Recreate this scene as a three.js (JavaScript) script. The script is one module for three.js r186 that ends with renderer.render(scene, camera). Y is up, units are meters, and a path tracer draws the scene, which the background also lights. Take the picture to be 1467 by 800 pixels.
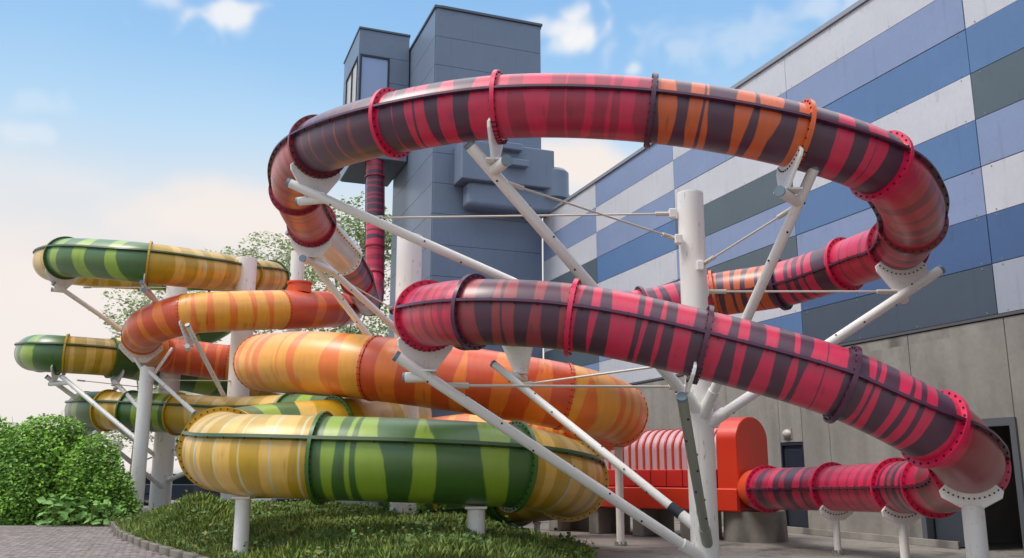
import * as THREE from 'three';
import { mergeGeometries } from 'three/addons/utils/BufferGeometryUtils.js';
import { RoundedBoxGeometry } from 'three/addons/geometries/RoundedBoxGeometry.js';

// ---------------------------------------------------------------- camera, sky, sun, exposure
const scene = new THREE.Scene();
const camera = new THREE.PerspectiveCamera(34.455, 1024 / 558, 0.1, 2000);
camera.position.set(0, 1.65, 0);
camera.rotation.x = THREE.MathUtils.degToRad(12.034);
const renderer = new THREE.WebGLRenderer({ antialias: true });
renderer.setSize(1024, 558);
renderer.toneMapping = THREE.LinearToneMapping;
renderer.toneMappingExposure = 2.0;
renderer.shadowMap.enabled = true;

let seed = 12345;
const rnd = () => { seed = (seed * 1664525 + 1013904223) >>> 0; return seed / 4294967296; };
const rr = (a, b) => a + (b - a) * rnd();
const clamp = (x, a = 0, b = 1) => Math.min(b, Math.max(a, x));
const sm = (a, b, x) => { const t = clamp((x - a) / (b - a)); return t * t * (3 - 2 * t); };
const hash = (x, y, z) => { let h = (x * 374761393 + y * 668265263 + z * 2147483647) | 0; h = Math.imul(h ^ (h >>> 13), 1274126177); h ^= h >>> 16; return (h >>> 0) / 4294967296; };
function vnoise(x, y, z) {
  const xi = Math.floor(x), yi = Math.floor(y), zi = Math.floor(z);
  const f = t => t * t * (3 - 2 * t), u = f(x - xi), v = f(y - yi), w = f(z - zi);
  const L = (a, b, t) => a + (b - a) * t;
  return L(L(L(hash(xi, yi, zi), hash(xi + 1, yi, zi), u), L(hash(xi, yi + 1, zi), hash(xi + 1, yi + 1, zi), u), v),
    L(L(hash(xi, yi, zi + 1), hash(xi + 1, yi, zi + 1), u), L(hash(xi, yi + 1, zi + 1), hash(xi + 1, yi + 1, zi + 1), u), v), w);
}
const fbm = (x, y, z, o = 5) => { let s = 0, a = 0.5, t = 0; for (let i = 0; i < o; i++) { s += a * vnoise(x, y, z); t += a; a *= 0.5; x = x * 2.03 + 7.1; y = y * 2.03 + 3.7; z = z * 2.03 + 1.9; } return s / t; };

const SUN = new THREE.Vector3(-0.50, 0.84, 0.16).normalize();
{
  const W = 1536, H = 768, data = new Float32Array(W * H * 4);
  const stops = [[-90, 0.42, 0.40, 0.38], [-3, 0.80, 0.76, 0.74], [4, 0.90, 0.84, 0.80], [11, 0.87, 0.81, 0.78], [16, 0.74, 0.80, 0.86], [20.5, 0.49, 0.71, 0.93], [25, 0.34, 0.59, 0.90], [30, 0.27, 0.51, 0.86], [50, 0.22, 0.43, 0.78], [90, 0.19, 0.38, 0.72]];
  const grad = e => { for (let i = 1; i < stops.length; i++) if (e <= stops[i][0]) { const a = stops[i - 1], b = stops[i], t = (e - a[0]) / (b[0] - a[0]); return [1, 2, 3].map(k => a[k] + (b[k] - a[k]) * t); } return stops[stops.length - 1].slice(1); };
  // small cumulus puffs: direction, angular size (deg) across and up, strength
  const puffs = [[[-0.290, 0.459, -0.839], 1.2, 1.0, 0.85], [[-0.347, 0.456, -0.820], 1.5, 0.8, 0.6], [[0.065, 0.458, -0.887], 1.5, 1.2, 0.95], [[0.033, 0.466, -0.884], 1.0, 0.5, 0.55], [[0.131, 0.422, -0.897], 0.5, 0.4, 0.6], [[0.210, 0.441, -0.873], 5, 1.2, 0.28], [[0.327, 0.459, -0.826], 2.5, 0.8, 0.4], [[-0.466, 0.321, -0.824], 1.8, 0.5, 0.28], [[-0.456, 0.348, -0.819], 1.8, 0.6, 0.2]];
  const pc = puffs.map(([d, w, h, s]) => [Math.atan2(d[0], -d[2]) * 57.2958, Math.asin(d[1]) * 57.2958, w, h, s]);
  const cream = [[[-0.298, 0.260, -0.919], 8, 2.6, 0.8], [[0.074, 0.323, -0.944], 5, 2.8, 0.95], [[-0.463, 0.171, -0.870], 9, 2.5, 0.5]].map(([d, w, h, s]) => [Math.atan2(d[0], -d[2]) * 57.2958, Math.asin(d[1]) * 57.2958, w, h, s]);
  for (let j = 0; j < H; j++) {
    const el = ((j + 0.5) / H - 0.5) * 180, y = Math.sin(el / 57.2958), ce = Math.cos(el / 57.2958);
    for (let i = 0; i < W; i++) {
      const a = ((i + 0.5) / W - 0.5) * 2 * Math.PI, x = Math.cos(a) * ce, z = Math.sin(a) * ce;
      const az = Math.atan2(x, -z) * 57.2958;
      let [r, g, b] = grad(el + (fbm(x * 3, y * 6, z * 3, 3) - 0.5) * 5);
      let c = 0, veil = 0;
      if (el > -2) {
        const wq = fbm(x * 14, y * 14, z * 14 + 3, 3) - 0.5, n = fbm(x * 34 + wq * 9, y * 52 + wq * 6, z * 34, 6);
        for (const [pa, pe, w, h, s] of pc) {
          let da = az - pa; if (da > 180) da -= 360; if (da < -180) da += 360;
          const q = (da * Math.cos(pe / 57.3) / w) ** 2 + ((el - pe) / h) ** 2;
          if (q < 5) c = Math.max(c, s * sm(0.44, 0.86, n + 0.34 * Math.exp(-q * 0.8) - 0.05 * q));
        }
        // bright cloud veil overhead, begins above the view, raised for more top light
        const m = fbm(x * 5 / (y + 0.35), 4.2, z * 5 / (y + 0.35), 6);
        veil = sm(31, 46, el) * sm(0.30, 0.58, m);
        for (const [pa, pe, w, h, k] of cream) { const q = ((az - pa) / w) ** 2 + ((el - pe) / h) ** 2; if (q < 6) { const t = k * sm(0.25, 0.75, Math.exp(-q) * 0.8 + (fbm(x * 16, y * 26, z * 16, 5) - 0.5) * 0.7); r += (0.96 - r) * t; g += (0.86 - g) * t; b += (0.80 - b) * t; } }
        const warm = sm(20, 9, el) * sm(0.40, 0.62, fbm(x * 7, y * 16, z * 7, 5));
        r += (0.95 - r) * warm * 0.6; g += (0.87 - g) * warm * 0.6; b += (0.83 - b) * warm * 0.6;
      }
      c = clamp(c);
      r += (0.96 - r) * c; g += (0.95 - g) * c; b += (0.95 - b) * c;
      r += (2.0 - r) * veil; g += (1.98 - g) * veil; b += (1.96 - b) * veil;
      const k = (j * W + i) * 4, X = 0.5; data[k] = r * X; data[k + 1] = g * X; data[k + 2] = b * X; data[k + 3] = 1;
    }
  }
  const sky = new THREE.DataTexture(data, W, H, THREE.RGBAFormat, THREE.FloatType);
  sky.mapping = THREE.EquirectangularReflectionMapping; sky.magFilter = THREE.LinearFilter; sky.minFilter = THREE.LinearFilter; sky.needsUpdate = true;
  scene.background = sky; scene.environment = sky;
}
const sun = new THREE.DirectionalLight(0xfff6ec, 1.35);
sun.position.copy(SUN).multiplyScalar(80).add(new THREE.Vector3(0, 0, -20));
sun.target.position.set(0, 0, -20); scene.add(sun, sun.target);
sun.castShadow = true; sun.shadow.radius = 40; sun.shadow.mapSize.set(2048, 2048);
Object.assign(sun.shadow.camera, { left: -45, right: 45, top: 45, bottom: -45, near: 1, far: 200 });

// ---------------------------------------------------------------- helpers
const V = a => a.isVector3 ? a.clone() : new THREE.Vector3(...a);
const taken = {};
const numbered = n => { const k = taken[n] = (taken[n] ?? -1) + 1; return k ? `${n}_${String(k).padStart(3, '0')}` : n; };
function tag(o, label, category, group, kind) { Object.assign(o.userData, { label, category }); if (group) o.userData.group = group; if (kind) o.userData.kind = kind; return o; }
function thing(name, label, category, pos = [0, 0, 0], turn = 0, group) {
  const o = new THREE.Group(); o.name = numbered(name); o.position.set(...pos); o.rotation.y = turn; scene.add(o);
  return tag(o, label, category, group);
}
function structure(name, geo, m) { const o = new THREE.Mesh(geo, m); o.name = numbered(name); o.userData.kind = 'structure'; scene.add(o); return o; }
function part(name, geo, m, parent, pos, rot) { const o = new THREE.Mesh(geo, m); o.name = name; if (pos) o.position.set(...pos); if (rot) o.rotation.set(...rot); parent.add(o); return o; }
function stuff(o) { o.userData.kind = 'stuff'; return o; }
const box = (w, h, d, x = 0, y = 0, z = 0) => new THREE.BoxGeometry(w, h, d).translate(x, y, z);
const rbox = (w, h, d, r = 0.02, x = 0, y = 0, z = 0) => new RoundedBoxGeometry(w, h, d, 2, r).translate(x, y, z);
const merge = list => mergeGeometries(list.map(g => g.index ? g.toNonIndexed() : g));
function rod(a, b, r, seg = 20, r2 = r) {      // closed cylinder from a to b
  a = V(a); b = V(b); const d = b.clone().sub(a), L = d.length();
  const g = new THREE.CylinderGeometry(r2, r, L, seg);
  g.applyQuaternion(new THREE.Quaternion().setFromUnitVectors(new THREE.Vector3(0, 1, 0), d.normalize()));
  const m = a.add(b).multiplyScalar(0.5); return g.translate(m.x, m.y, m.z);
}
const srgb = (r, g, b) => new THREE.Color().setRGB(r / 255, g / 255, b / 255, THREE.SRGBColorSpace);
function noiseTex(w, h, fn, rep, srgbSpace = true) {      // fn(u, v) -> [r, g, b] 0..255
  const d = new Uint8Array(w * h * 4);
  for (let j = 0; j < h; j++) for (let i = 0; i < w; i++) { const c = fn(i / w, j / h), k = (j * w + i) * 4; d[k] = clamp(c[0], 0, 255); d[k + 1] = clamp(c[1], 0, 255); d[k + 2] = clamp(c[2], 0, 255); d[k + 3] = 255; }
  const t = new THREE.DataTexture(d, w, h); t.magFilter = THREE.LinearFilter; t.minFilter = THREE.LinearMipmapLinearFilter; t.generateMipmaps = true;
  t.wrapS = t.wrapT = THREE.RepeatWrapping; if (rep) t.repeat.set(...rep); if (srgbSpace) t.colorSpace = THREE.SRGBColorSpace; t.needsUpdate = true; return t;
}
const tile = (u, v, s, seedz, o = 4) => { // seamless fbm on a torus-like blend
  const a = fbm(u * s, v * s, seedz, o), b = fbm((u - 1) * s, v * s, seedz, o), c = fbm(u * s, (v - 1) * s, seedz, o), d = fbm((u - 1) * s, (v - 1) * s, seedz, o);
  return (a * (1 - u) + b * u) * (1 - v) + (c * (1 - u) + d * u) * v;
};
function planarUV(g, s = 1) {      // uv in metres from the dominant axis of each normal
  const p = g.attributes.position, n = g.attributes.normal, uv = new Float32Array(p.count * 2);
  for (let i = 0; i < p.count; i++) {
    const ax = Math.abs(n.getX(i)), ay = Math.abs(n.getY(i)), az = Math.abs(n.getZ(i));
    const [a, b] = ay > ax && ay > az ? [p.getX(i), p.getZ(i)] : ax > az ? [p.getZ(i), p.getY(i)] : [p.getX(i), p.getY(i)];
    uv[i * 2] = a * s; uv[i * 2 + 1] = b * s;
  }
  g.setAttribute('uv', new THREE.BufferAttribute(uv, 2)); return g;
}

// ---------------------------------------------------------------- materials
const std = (color, roughness = 0.7, metalness = 0, extra = {}) => new THREE.MeshStandardMaterial({ color, roughness, metalness, ...extra });
const texConcrete = noiseTex(512, 512, (u, v) => { const n = tile(u, v, 5, 1.3, 5), f = tile(u, v, 60, 4.1, 2), s = tile(u, v * 0.15, 14, 8.2, 3), d = sm(0.55, 0.75, tile(u, v * 0.4, 7, 31.2, 5)); const k = 0.78 + 0.26 * n + 0.10 * (f - 0.5) + 0.3 * (s - 0.5) - 0.14 * d; return [152 * k, 149 * k, 142 * k]; });
const texPave = noiseTex(512, 512, (u, v) => { const n = tile(u, v, 6, 2.3, 5), f = tile(u, v, 90, 6.1, 2), st = sm(0.56, 0.7, tile(u, v, 9, 9.4, 4)); const k = 0.78 + 0.3 * (n - 0.3) + 0.3 * (f - 0.5) - 0.2 * st; return [158 * k, 152 * k, 144 * k]; });
const texBump = noiseTex(256, 256, (u, v) => { const f = 255 * (0.5 * tile(u, v, 12, 3.3, 4) + 0.5 * tile(u, v, 60, 5.5, 2)); return [f, f, f]; }, null, false);
const texPaint = noiseTex(256, 256, (u, v) => { const n = tile(u, v, 5, 12.3, 4), s = sm(0.6, 0.78, tile(u, v * 0.2, 18, 2.2, 4)); const c = sm(0.70, 0.76, tile(u, v, 30, 5.9, 3)); const k = 0.94 + 0.12 * (n - 0.3) - 0.16 * s - 0.2 * c; return [240 * k, 238 * k * (1 - 0.03 * c), 234 * k * (1 - 0.05 * s - 0.1 * c)]; });
const M = {
  concrete: std(0xffffff, 0.92, 0, { map: texConcrete, bumpMap: texBump, bumpScale: 0.004 }),
  pave: std(0xffffff, 0.95, 0, { map: texPave, bumpMap: texBump, bumpScale: 0.006 }),
  white: new THREE.MeshPhysicalMaterial({ color: 0xffffff, map: texPaint, roughness: 0.42, clearcoat: 0.25, clearcoatRoughness: 0.3 }),
  galv: std(srgb(146, 150, 140), 0.5, 0.25, { bumpMap: texBump, bumpScale: 0.002 }),
  cap: std(srgb(120, 138, 150), 0.5, 0.4),
  bolt: std(srgb(48, 46, 46), 0.5, 0.6),
  cable: std(srgb(205, 198, 188), 0.5, 0.2),
  dark: std(srgb(38, 44, 54), 0.6, 0.1),
  navy: std(srgb(40, 48, 66), 0.55, 0.2),
  black: std(srgb(14, 14, 16), 0.8),
};
M.concrete.map.repeat.set(0.22, 0.22); M.pave.map.repeat.set(0.2, 0.2); texBump.repeat.set(0.8, 0.8);

// ---------------------------------------------------------------- ground
{
  const g = new THREE.CircleGeometry(600, 64).rotateX(-Math.PI / 2); planarUV(g);
  structure('ground', g, M.pave);
}

// ---------------------------------------------------------------- sports hall with coloured cladding, and its slide tower
const TH = THREE.MathUtils.degToRad(20.704), TURN = -(Math.PI / 2 - TH), HALL = [7.563, 0, -25.638];
{
  const hall = thing('leisure_hall', 'large hall clad in blue, grey and white rectangles above a pale concrete base', 'building', HALL, TURN);
  const texPanel = noiseTex(256, 256, (u, v) => { const n = tile(u, v, 4, 21.3, 4), f = tile(u, v, 50, 2.1, 2); const st = sm(0.58, 0.8, tile(u, v * 0.12, 22, 7.7, 4)), k = 0.95 + 0.10 * (n - 0.3) + 0.05 * (f - 0.5) - 0.10 * st; return [255 * k, 255 * k, 253 * k]; });
  texPanel.repeat.set(0.3, 0.3);
  const pm = (r, g, b) => new THREE.MeshPhysicalMaterial({ color: srgb(r, g, b), map: texPanel, roughness: 0.5, metalness: 0.0, clearcoat: 0.35, clearcoatRoughness: 0.3 });
  const C = { W: pm(198, 202, 212), P: pm(130, 148, 186), B: pm(84, 120, 168), N: pm(62, 94, 142), K: pm(80, 96, 106), L: pm(160, 168, 184), S: pm(64, 80, 98) };
  // rows from the top down
  const bays = [[7.47, 'LWBKPWNL'], [1.21, 'WPBWBPNS'], [-5.18, 'WPWKPKWB'], [-11.45, 'PWPBWNPW'], [-17.2, 'WPWKBWKP']];
  const y0 = 4.87, rh = 1.085;
  const groove = 0.018, fix = [];
  { const bm = std(srgb(96, 96, 94), 0.8); part('wall_backing', merge([box(22.15, 13.4, 0.4, -6.125, 6.72, -0.32), box(6.5, 13.4, 0.4, 10.85, 6.72, -0.32), box(2.65, 10.72, 0.4, 6.275, 8.06, -0.32)]), bm, hall);
    part('doorway_room', merge([box(2.9, 2.8, 0.1, 6.275, 1.4, -3.2), box(0.1, 2.8, 2.6, 4.87, 1.4, -1.84), box(0.1, 2.8, 2.6, 7.68, 1.4, -1.84), box(2.7, 0.1, 2.6, 6.275, 2.76, -1.84)]), M.concrete, hall); }
  bays[0][1] = 'WWBKPWNL';
  for (let i = 0; i < bays.length; i++) {
    const x1 = i ? bays[i - 1][0] : 14.1, x0 = bays[i][0];
    for (let r = 0; r < 8; r++) {
      const y = y0 + (7 - r) * rh, w = x1 - x0 - groove, g = rbox(w, rh - 0.012, 0.09, 0.008, (x0 + x1) / 2, y + rh / 2, -0.05);
      const pl = part('panel', planarUV(g), C[bays[i][1][r]], hall); pl.rotation.x = rr(-0.0006, 0.0006);
      for (const fx of [0.04, 0.35, 0.65, 0.96]) fix.push(rod([x0 + (x1 - x0) * fx, y + rh - 0.06, -0.01], [x0 + (x1 - x0) * fx, y + rh - 0.06, 0.004], 0.016, 8), rod([x0 + (x1 - x0) * fx, y + 0.06, -0.01], [x0 + (x1 - x0) * fx, y + 0.06, 0.004], 0.016, 8));
    }
  }
  stuff(part('panel_fixings', merge(fix), M.galv, hall));
  part('coping', box(31.3, 0.13, 0.62, -1.55, 13.62, -0.25), std(srgb(150, 156, 166), 0.5, 0.3), hall);
  part('drip_flashing', box(31.2, 0.06, 0.13, -1.6, 4.83, -0.03), std(srgb(96, 98, 100), 0.5, 0.3), hall);
  // precast concrete base panels, with gaps for the doors
  const cuts = [[-17.2, -13.4], [-13.4, -9.4], [-9.4, -5.4], [-5.4, -2.6], [-2.6, -0.06], [0.92, 2.0], [2.0, 4.95], [7.6, 10.6], [10.6, 14.1]];
  for (const [a, b] of cuts) part('concrete_panel', planarUV(rbox(b - a - 0.012, 4.78, 0.16, 0.012, (a + b) / 2, 2.39, -0.075)), M.concrete, hall);
  part('concrete_panel', planarUV(rbox(0.96, 2.36, 0.16, 0.012, 0.43, 3.6, -0.075)), M.concrete, hall);
  part('concrete_panel', planarUV(rbox(2.63, 2.06, 0.16, 0.012, 6.275, 3.75, -0.075)), M.concrete, hall);
  part('plinth', planarUV(rbox(5.9, 0.16, 0.07, 0.01, 3.9 - 1.9, 0.08, 0.045)), M.concrete, hall).position.x = 0.96;
  const door = part('door', rbox(0.9, 2.3, 0.05, 0.01, 0.43, 1.17, -0.1), M.dark, hall);
  part('door_handle', merge([rbox(0.02, 0.14, 0.06, 0.006, 0.78, 1.05, -0.05), rbox(0.12, 0.02, 0.02, 0.006, 0.73, 1.08, -0.03)]), M.galv, door);
  part('door_frame', merge([box(0.05, 2.4, 0.14, -0.035, 1.2, -0.07), box(0.05, 2.4, 0.14, 0.895, 1.2, -0.07), box(0.88, 0.06, 0.14, 0.43, 2.37, -0.07)]), M.navy, hall);
  for (let k = 0; k < 14; k++) part('louvre', box(0.7, 0.05, 0.02, 0.43, 1.3 + k * 0.07, -0.068), M.navy, door);
  const lamp = part('wall_lamp', new THREE.SphereGeometry(0.17, 24, 12, 0, Math.PI * 2, 0, Math.PI / 2).rotateX(Math.PI / 2).scale(1, 0.7, 0.7).translate(0.3, 2.66, 0.02), std(srgb(190, 180, 178), 0.4), hall);
  part('lamp_base', box(0.38, 0.27, 0.03, 0.3, 2.66, 0.012), M.galv, lamp);
  // wide dark service doorway
  const bay = part('service_door', rbox(1.2, 2.5, 0.05, 0.01, 5.68, 1.28, -0.2), std(srgb(62, 70, 80), 0.5, 0.1), hall);
  part('door_handle', rbox(0.03, 0.3, 0.05, 0.01, 6.16, 1.1, -0.15), M.galv, bay);
  part('doorway_frame', merge([box(0.14, 2.72, 0.2, 4.99, 1.36, -0.04), box(0.14, 2.72, 0.2, 7.57, 1.36, -0.04), box(2.44, 0.16, 0.2, 6.28, 2.64, -0.04), box(0.1, 2.56, 0.1, 6.36, 1.28, -0.05)]), std(srgb(92, 98, 104), 0.5, 0.2), hall);
  part('downpipe', rod([8.3, 0.05, 0.1], [8.3, 4.7, 0.1], 0.06), std(srgb(110, 114, 120), 0.5, 0.2), hall);

  // unseen block added right of the view to darken the lower right corner
  const shadeWing = thing('added_shade_wing', 'plain concrete block added out of view to darken the lower right of the yard', 'building', HALL, TURN);
  part('wall', planarUV(box(8, 13.4, 6, 18.6, 6.7, 3.06)), M.concrete, shadeWing);
  part('coping', box(8.3, 0.14, 6.3, 18.6, 13.48, 3.06), std(srgb(150, 156, 166), 0.5, 0.3), shadeWing);
  // tower
  const tower = thing('slide_tower', 'tall grey-blue metal clad stair tower with overhanging window box', 'tower', HALL, TURN);
  const sheet = pm(106, 122, 146);      // one coating on every sheet of the tower
  part('core', box(7.9, 23.3, 5.3, -21.3, 11.65, 2.72), std(srgb(70, 80, 92), 0.7), tower);
  for (let k = 0; k < 16; k++) {       // horizontal cladding sheets, each storey band a sheet
    const h = 23.55 / 16;
    part('cladding_sheet', planarUV(rbox(0.08, h - 0.016, 5.42, 0.006, -17.25, h * (k + 0.5), 2.76)), sheet, tower);
    part('cladding_sheet', planarUV(rbox(8.06, h - 0.016, 0.08, 0.006, -21.32, h * (k + 0.5), 5.47)), sheet, tower);
  }
  part('coping', merge([box(8.3, 0.12, 0.3, -21.3, 23.62, 5.42), box(0.3, 0.12, 5.3, -17.27, 23.62, 2.62), box(7.9, 0.1, 5.3, -21.3, 23.55, 2.6)]), std(srgb(84, 94, 106), 0.5, 0.3), tower);
  const annex = part('window_box', box(4.3, 6.9, 2.6, -24.3, 20.72, 6.88), std(srgb(80, 92, 110), 0.7), tower);
  for (let k = 0; k < 5; k++) {
    const h = 7.0 / 5, y = 17.3 + h * (k + 0.5);
    if (k === 4 || k === 0) part('annex_sheet', planarUV(rbox(0.08, h - 0.016, 2.62, 0.006, -22.1, y, 6.9)), sheet, tower);
    else part('annex_sheet', planarUV(rbox(0.08, h - 0.016, 1.05, 0.006, -22.1, y, 6.1)), sheet, tower);
    if (k === 4 || k === 0) part('annex_sheet', planarUV(rbox(4.4, h - 0.016, 0.08, 0.006, -24.28, y, 8.22)), sheet, tower);
    else for (const [a, b] of [[-22.3, -22.06], [-26.5, -25.6]]) part('annex_sheet', planarUV(rbox(b - a, h - 0.016, 0.08, 0.006, (a + b) / 2, y, 8.22)), sheet, tower);
  }
  part('coping', merge([box(4.6, 0.1, 0.24, -24.3, 24.36, 8.18), box(0.24, 0.1, 2.5, -22.12, 24.36, 6.8), box(4.3, 0.08, 2.5, -24.3, 24.3, 6.8)]), std(srgb(84, 94, 106), 0.5, 0.3), tower);
  const glassM = new THREE.MeshPhysicalMaterial({ color: srgb(150, 164, 196), roughness: 0.12, metalness: 0.1, clearcoat: 1 });
  const win = part('window', box(0.04, 4.12, 1.5, -22.12, 20.8, 7.4), glassM, tower);
  part('window_frame', merge([box(0.1, 4.15, 0.09, -22.08, 20.8, 6.67), box(0.1, 4.15, 0.09, -22.08, 20.8, 8.14), box(0.1, 0.09, 1.38, -22.08, 22.84, 7.4), box(0.1, 0.09, 1.38, -22.08, 18.76, 7.4)]), M.navy, win);
  const win2 = part('window', box(3.2, 4.12, 0.04, -23.95, 20.8, 8.2), std(srgb(196, 192, 186), 0.3), tower);
  part('window_frame', merge([box(0.09, 4.15, 0.1, -22.38, 20.8, 8.24), box(0.09, 4.15, 0.1, -25.52, 20.8, 8.24), box(0.09, 4.0, 0.1, -23.9, 20.8, 8.24), box(3.05, 0.09, 0.1, -23.95, 22.84, 8.24), box(3.05, 0.09, 0.1, -23.95, 18.76, 8.24)]), M.navy, win2);
  // ventilation boxes on the front
  part('duct_housing', planarUV(rbox(1.3, 1.9, 4.6, 0.06, -16.6, 15.6, 2.2)), sheet, tower);
  part('duct_housing', planarUV(rbox(1.0, 1.25, 5.2, 0.25, -16.72, 14.1, 1.5)), sheet, tower);
  part('duct_elbow', merge([rod([-16.6, 14.3, -0.3], [-16.6, 15.6, -0.3], 0.75, 28), rod([-16.6, 15.6, -0.3], [-16.6, 15.75, -0.3], 0.75, 28, 0.62)]), sheet, tower);
  part('duct_cap', rbox(0.5, 0.34, 1.1, 0.06, -15.8, 16.35, 2.2), sheet, tower);
  part('duct_cap', rbox(0.5, 0.34, 1.1, 0.06, -15.8, 15.6, 1.9), sheet, tower);
  // low plant room at its foot
  const plant = thing('plant_room', 'low slate blue plant room at the foot of the tower', 'shed', HALL, TURN);
  part('wall', planarUV(box(4, 4.3, 6.2, -14.6, 2.15, 4.1)), sheet, plant);
  for (let k = 0; k < 5; k++) part('cladding_sheet', rbox(0.06, 0.82, 6.3, 0.006, -12.55, 0.42 + k * 0.85, 4.1), sheet, plant);
  part('roof_edge', box(4.3, 0.12, 6.5, -14.55, 4.4, 4.1), sheet, plant);
}

// ---------------------------------------------------------------- slides
const COL = { P: [206, 12, 72], D: [72, 26, 56], M: [160, 12, 56], B: [150, 48, 58], b: [126, 40, 50], R: [196, 56, 66], O: [206, 88, 26], o: [244, 124, 34], Y: [246, 168, 54], y: [246, 152, 46], V: [218, 80, 26], v: [220, 84, 28], G: [60, 102, 36], L: [140, 170, 42], g: [44, 74, 28], A: [188, 148, 4], T: [220, 176, 78], t: [198, 188, 150], k: [40, 22, 34] };
let stripeCount = 0;
function stripeTexture(spec, W = 320, H = 64) {
  const id = ++stripeCount, seq = [...spec.matchAll(/([A-Za-z])([\d.]+)/g)].map(m => [COL[m[1]], +m[2]]);
  const tot = seq.reduce((s, q) => s + q[1], 0); let x = 0;
  const ed = []; seq.forEach((q, i) => { x += q[1] / tot; if (i < seq.length - 1) ed.push([x, Math.min(0.62 * Math.min(q[1], seq[i + 1][1]), 0.3 * Math.max(q[1], seq[i + 1][1])) / tot]); });
  const ph = ed.map(() => [rnd() * 6.28, rnd() * 6.28, rr(0.4, 1)]);
  return noiseTex(W, H, (u, v) => {
    const a = v * 2 * Math.PI; let i = 0, c = seq[0][0];
    for (i = 0; i < ed.length; i++) {
      const e = ed[i][0] + ed[i][1] * ph[i][2] * (0.72 * Math.sin(a + ph[i][0]) + 0.38 * Math.sin(2 * a + ph[i][1]) + 0.5 * (fbm(Math.cos(a) * 2.2 + i * 9, Math.sin(a) * 2.2, id * 5 + i, 3) - 0.5));
      const t = clamp((u - e) * W * 0.7 + 0.5), n = seq[i + 1][0];
      if (t > 0) c = [0, 1, 2].map(k => c[k] + (n[k] - c[k]) * t);
    }
    const ca = Math.cos(a) * 2, sa = Math.sin(a) * 2;
    const grime = sm(0.60, 0.80, fbm(u * 46, ca * 0.7, sa * 0.7 + id * 3, 4)) * sm(0.4, 0.6, fbm(u * 5, ca, sa + id, 3));
    const k = 0.97 + 0.14 * (fbm(u * 6, ca * 2, sa * 2 + id, 4) - 0.45) + 0.06 * (fbm(u * 70, ca, sa + id, 2) - 0.5) - 0.16 * grime;
    return [c[0] * k, c[1] * k, c[2] * k];
  });
}
function randomSpec(a, b, n, thin) { let s = ''; for (let i = 0; i < n; i++) s += a + rr(thin ? 1 : 3, thin ? 5 : 9).toFixed(1) + b + rr(thin ? 0.5 : 2, thin ? 3 : 6).toFixed(1); return s + a + rr(2, 6).toFixed(1); }
const gelcoat = map => new THREE.MeshPhysicalMaterial({ map, color: 0xffffff, roughness: 0.5, clearcoat: 0.85, clearcoatRoughness: 0.34 });
const plain = c => new THREE.MeshPhysicalMaterial({ color: srgb(...c), roughness: 0.45, clearcoat: 0.4, clearcoatRoughness: 0.2 });
const plainCache = {}; const plainOf = c => plainCache[c] ??= plain(COL[c]);

function tubePath(points, R, sideHint, bank) {    // bank(t): how far the outer side of the bend is raised, in radians
  const pts = points.map(V), curve = new THREE.CatmullRomCurve3(pts, false, 'centripetal'), n = pts.length - 1;
  const up = new THREE.Vector3(0, 1, 0);
  const frame = t => {
    const q = clamp(t / n), p = curve.getPoint(q), T = curve.getPoint(clamp(q + 0.0006)).sub(curve.getPoint(clamp(q - 0.0006))).normalize();
    let S = T.clone().cross(up);
    if (sideHint) S.lerp(V(sideHint), sm(0.72, 0.97, Math.abs(T.y)));
    S.addScaledVector(T, -S.dot(T)).normalize();
    const U = S.clone().cross(T).normalize(), k = bank ? bank(t) : 0, c = Math.cos(k), s = Math.sin(k);
    return { p, T, S: S.clone().multiplyScalar(c).addScaledVector(U, s), U: U.clone().multiplyScalar(c).addScaledVector(S, -s), S0: S, U0: U };
  };
  const at = (f, r, a) => f.p.clone().addScaledVector(f.S, r * Math.cos(a)).addScaledVector(f.U, r * Math.sin(a));
  return { curve, frame, at, R, n };
}
function fixWinding(g, idx) {    // turn every triangle so that it faces along its normals
  const p = g.attributes.position, n = g.attributes.normal, a = new THREE.Vector3(), b = new THREE.Vector3(), c = new THREE.Vector3(), m = new THREE.Vector3();
  for (let i = 0; i < idx.length; i += 3) {
    a.fromBufferAttribute(p, idx[i]); b.fromBufferAttribute(p, idx[i + 1]).sub(a); c.fromBufferAttribute(p, idx[i + 2]).sub(a); m.fromBufferAttribute(n, idx[i]);
    if (b.cross(c).dot(m) < 0) { const t = idx[i + 1]; idx[i + 1] = idx[i + 2]; idx[i + 2] = t; }
  }
  g.setIndex(idx);
}
function sweep(path, t0, t1, rows, cols, posFn, nrmFn, closed) {
  const P = [], N = [], uv = [], idx = []; let L = 0, prev = null; const acc = [];
  const fr = []; for (let i = 0; i <= rows; i++) { const f = path.frame(t0 + (t1 - t0) * i / rows); fr.push(f); if (prev) L += f.p.distanceTo(prev.p); acc.push(L); prev = f; }
  for (let i = 0; i <= rows; i++) for (let j = 0; j <= cols; j++) {
    const a = posFn(fr[i], j / cols, i / rows), b = nrmFn(fr[i], j / cols);
    P.push(a.x, a.y, a.z); N.push(b.x, b.y, b.z); uv.push(acc[i] / L, j / cols);
    if (i && j) { const A = (i - 1) * (cols + 1) + j - 1, B = A + 1, Cc = A + cols + 1, D = Cc + 1; idx.push(A, B, Cc, B, D, Cc); }
  }
  const g = new THREE.BufferGeometry();
  g.setAttribute('position', new THREE.Float32BufferAttribute(P, 3)); g.setAttribute('normal', new THREE.Float32BufferAttribute(N, 3)); g.setAttribute('uv', new THREE.Float32BufferAttribute(uv, 2)); fixWinding(g, idx); return g;
}
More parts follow.
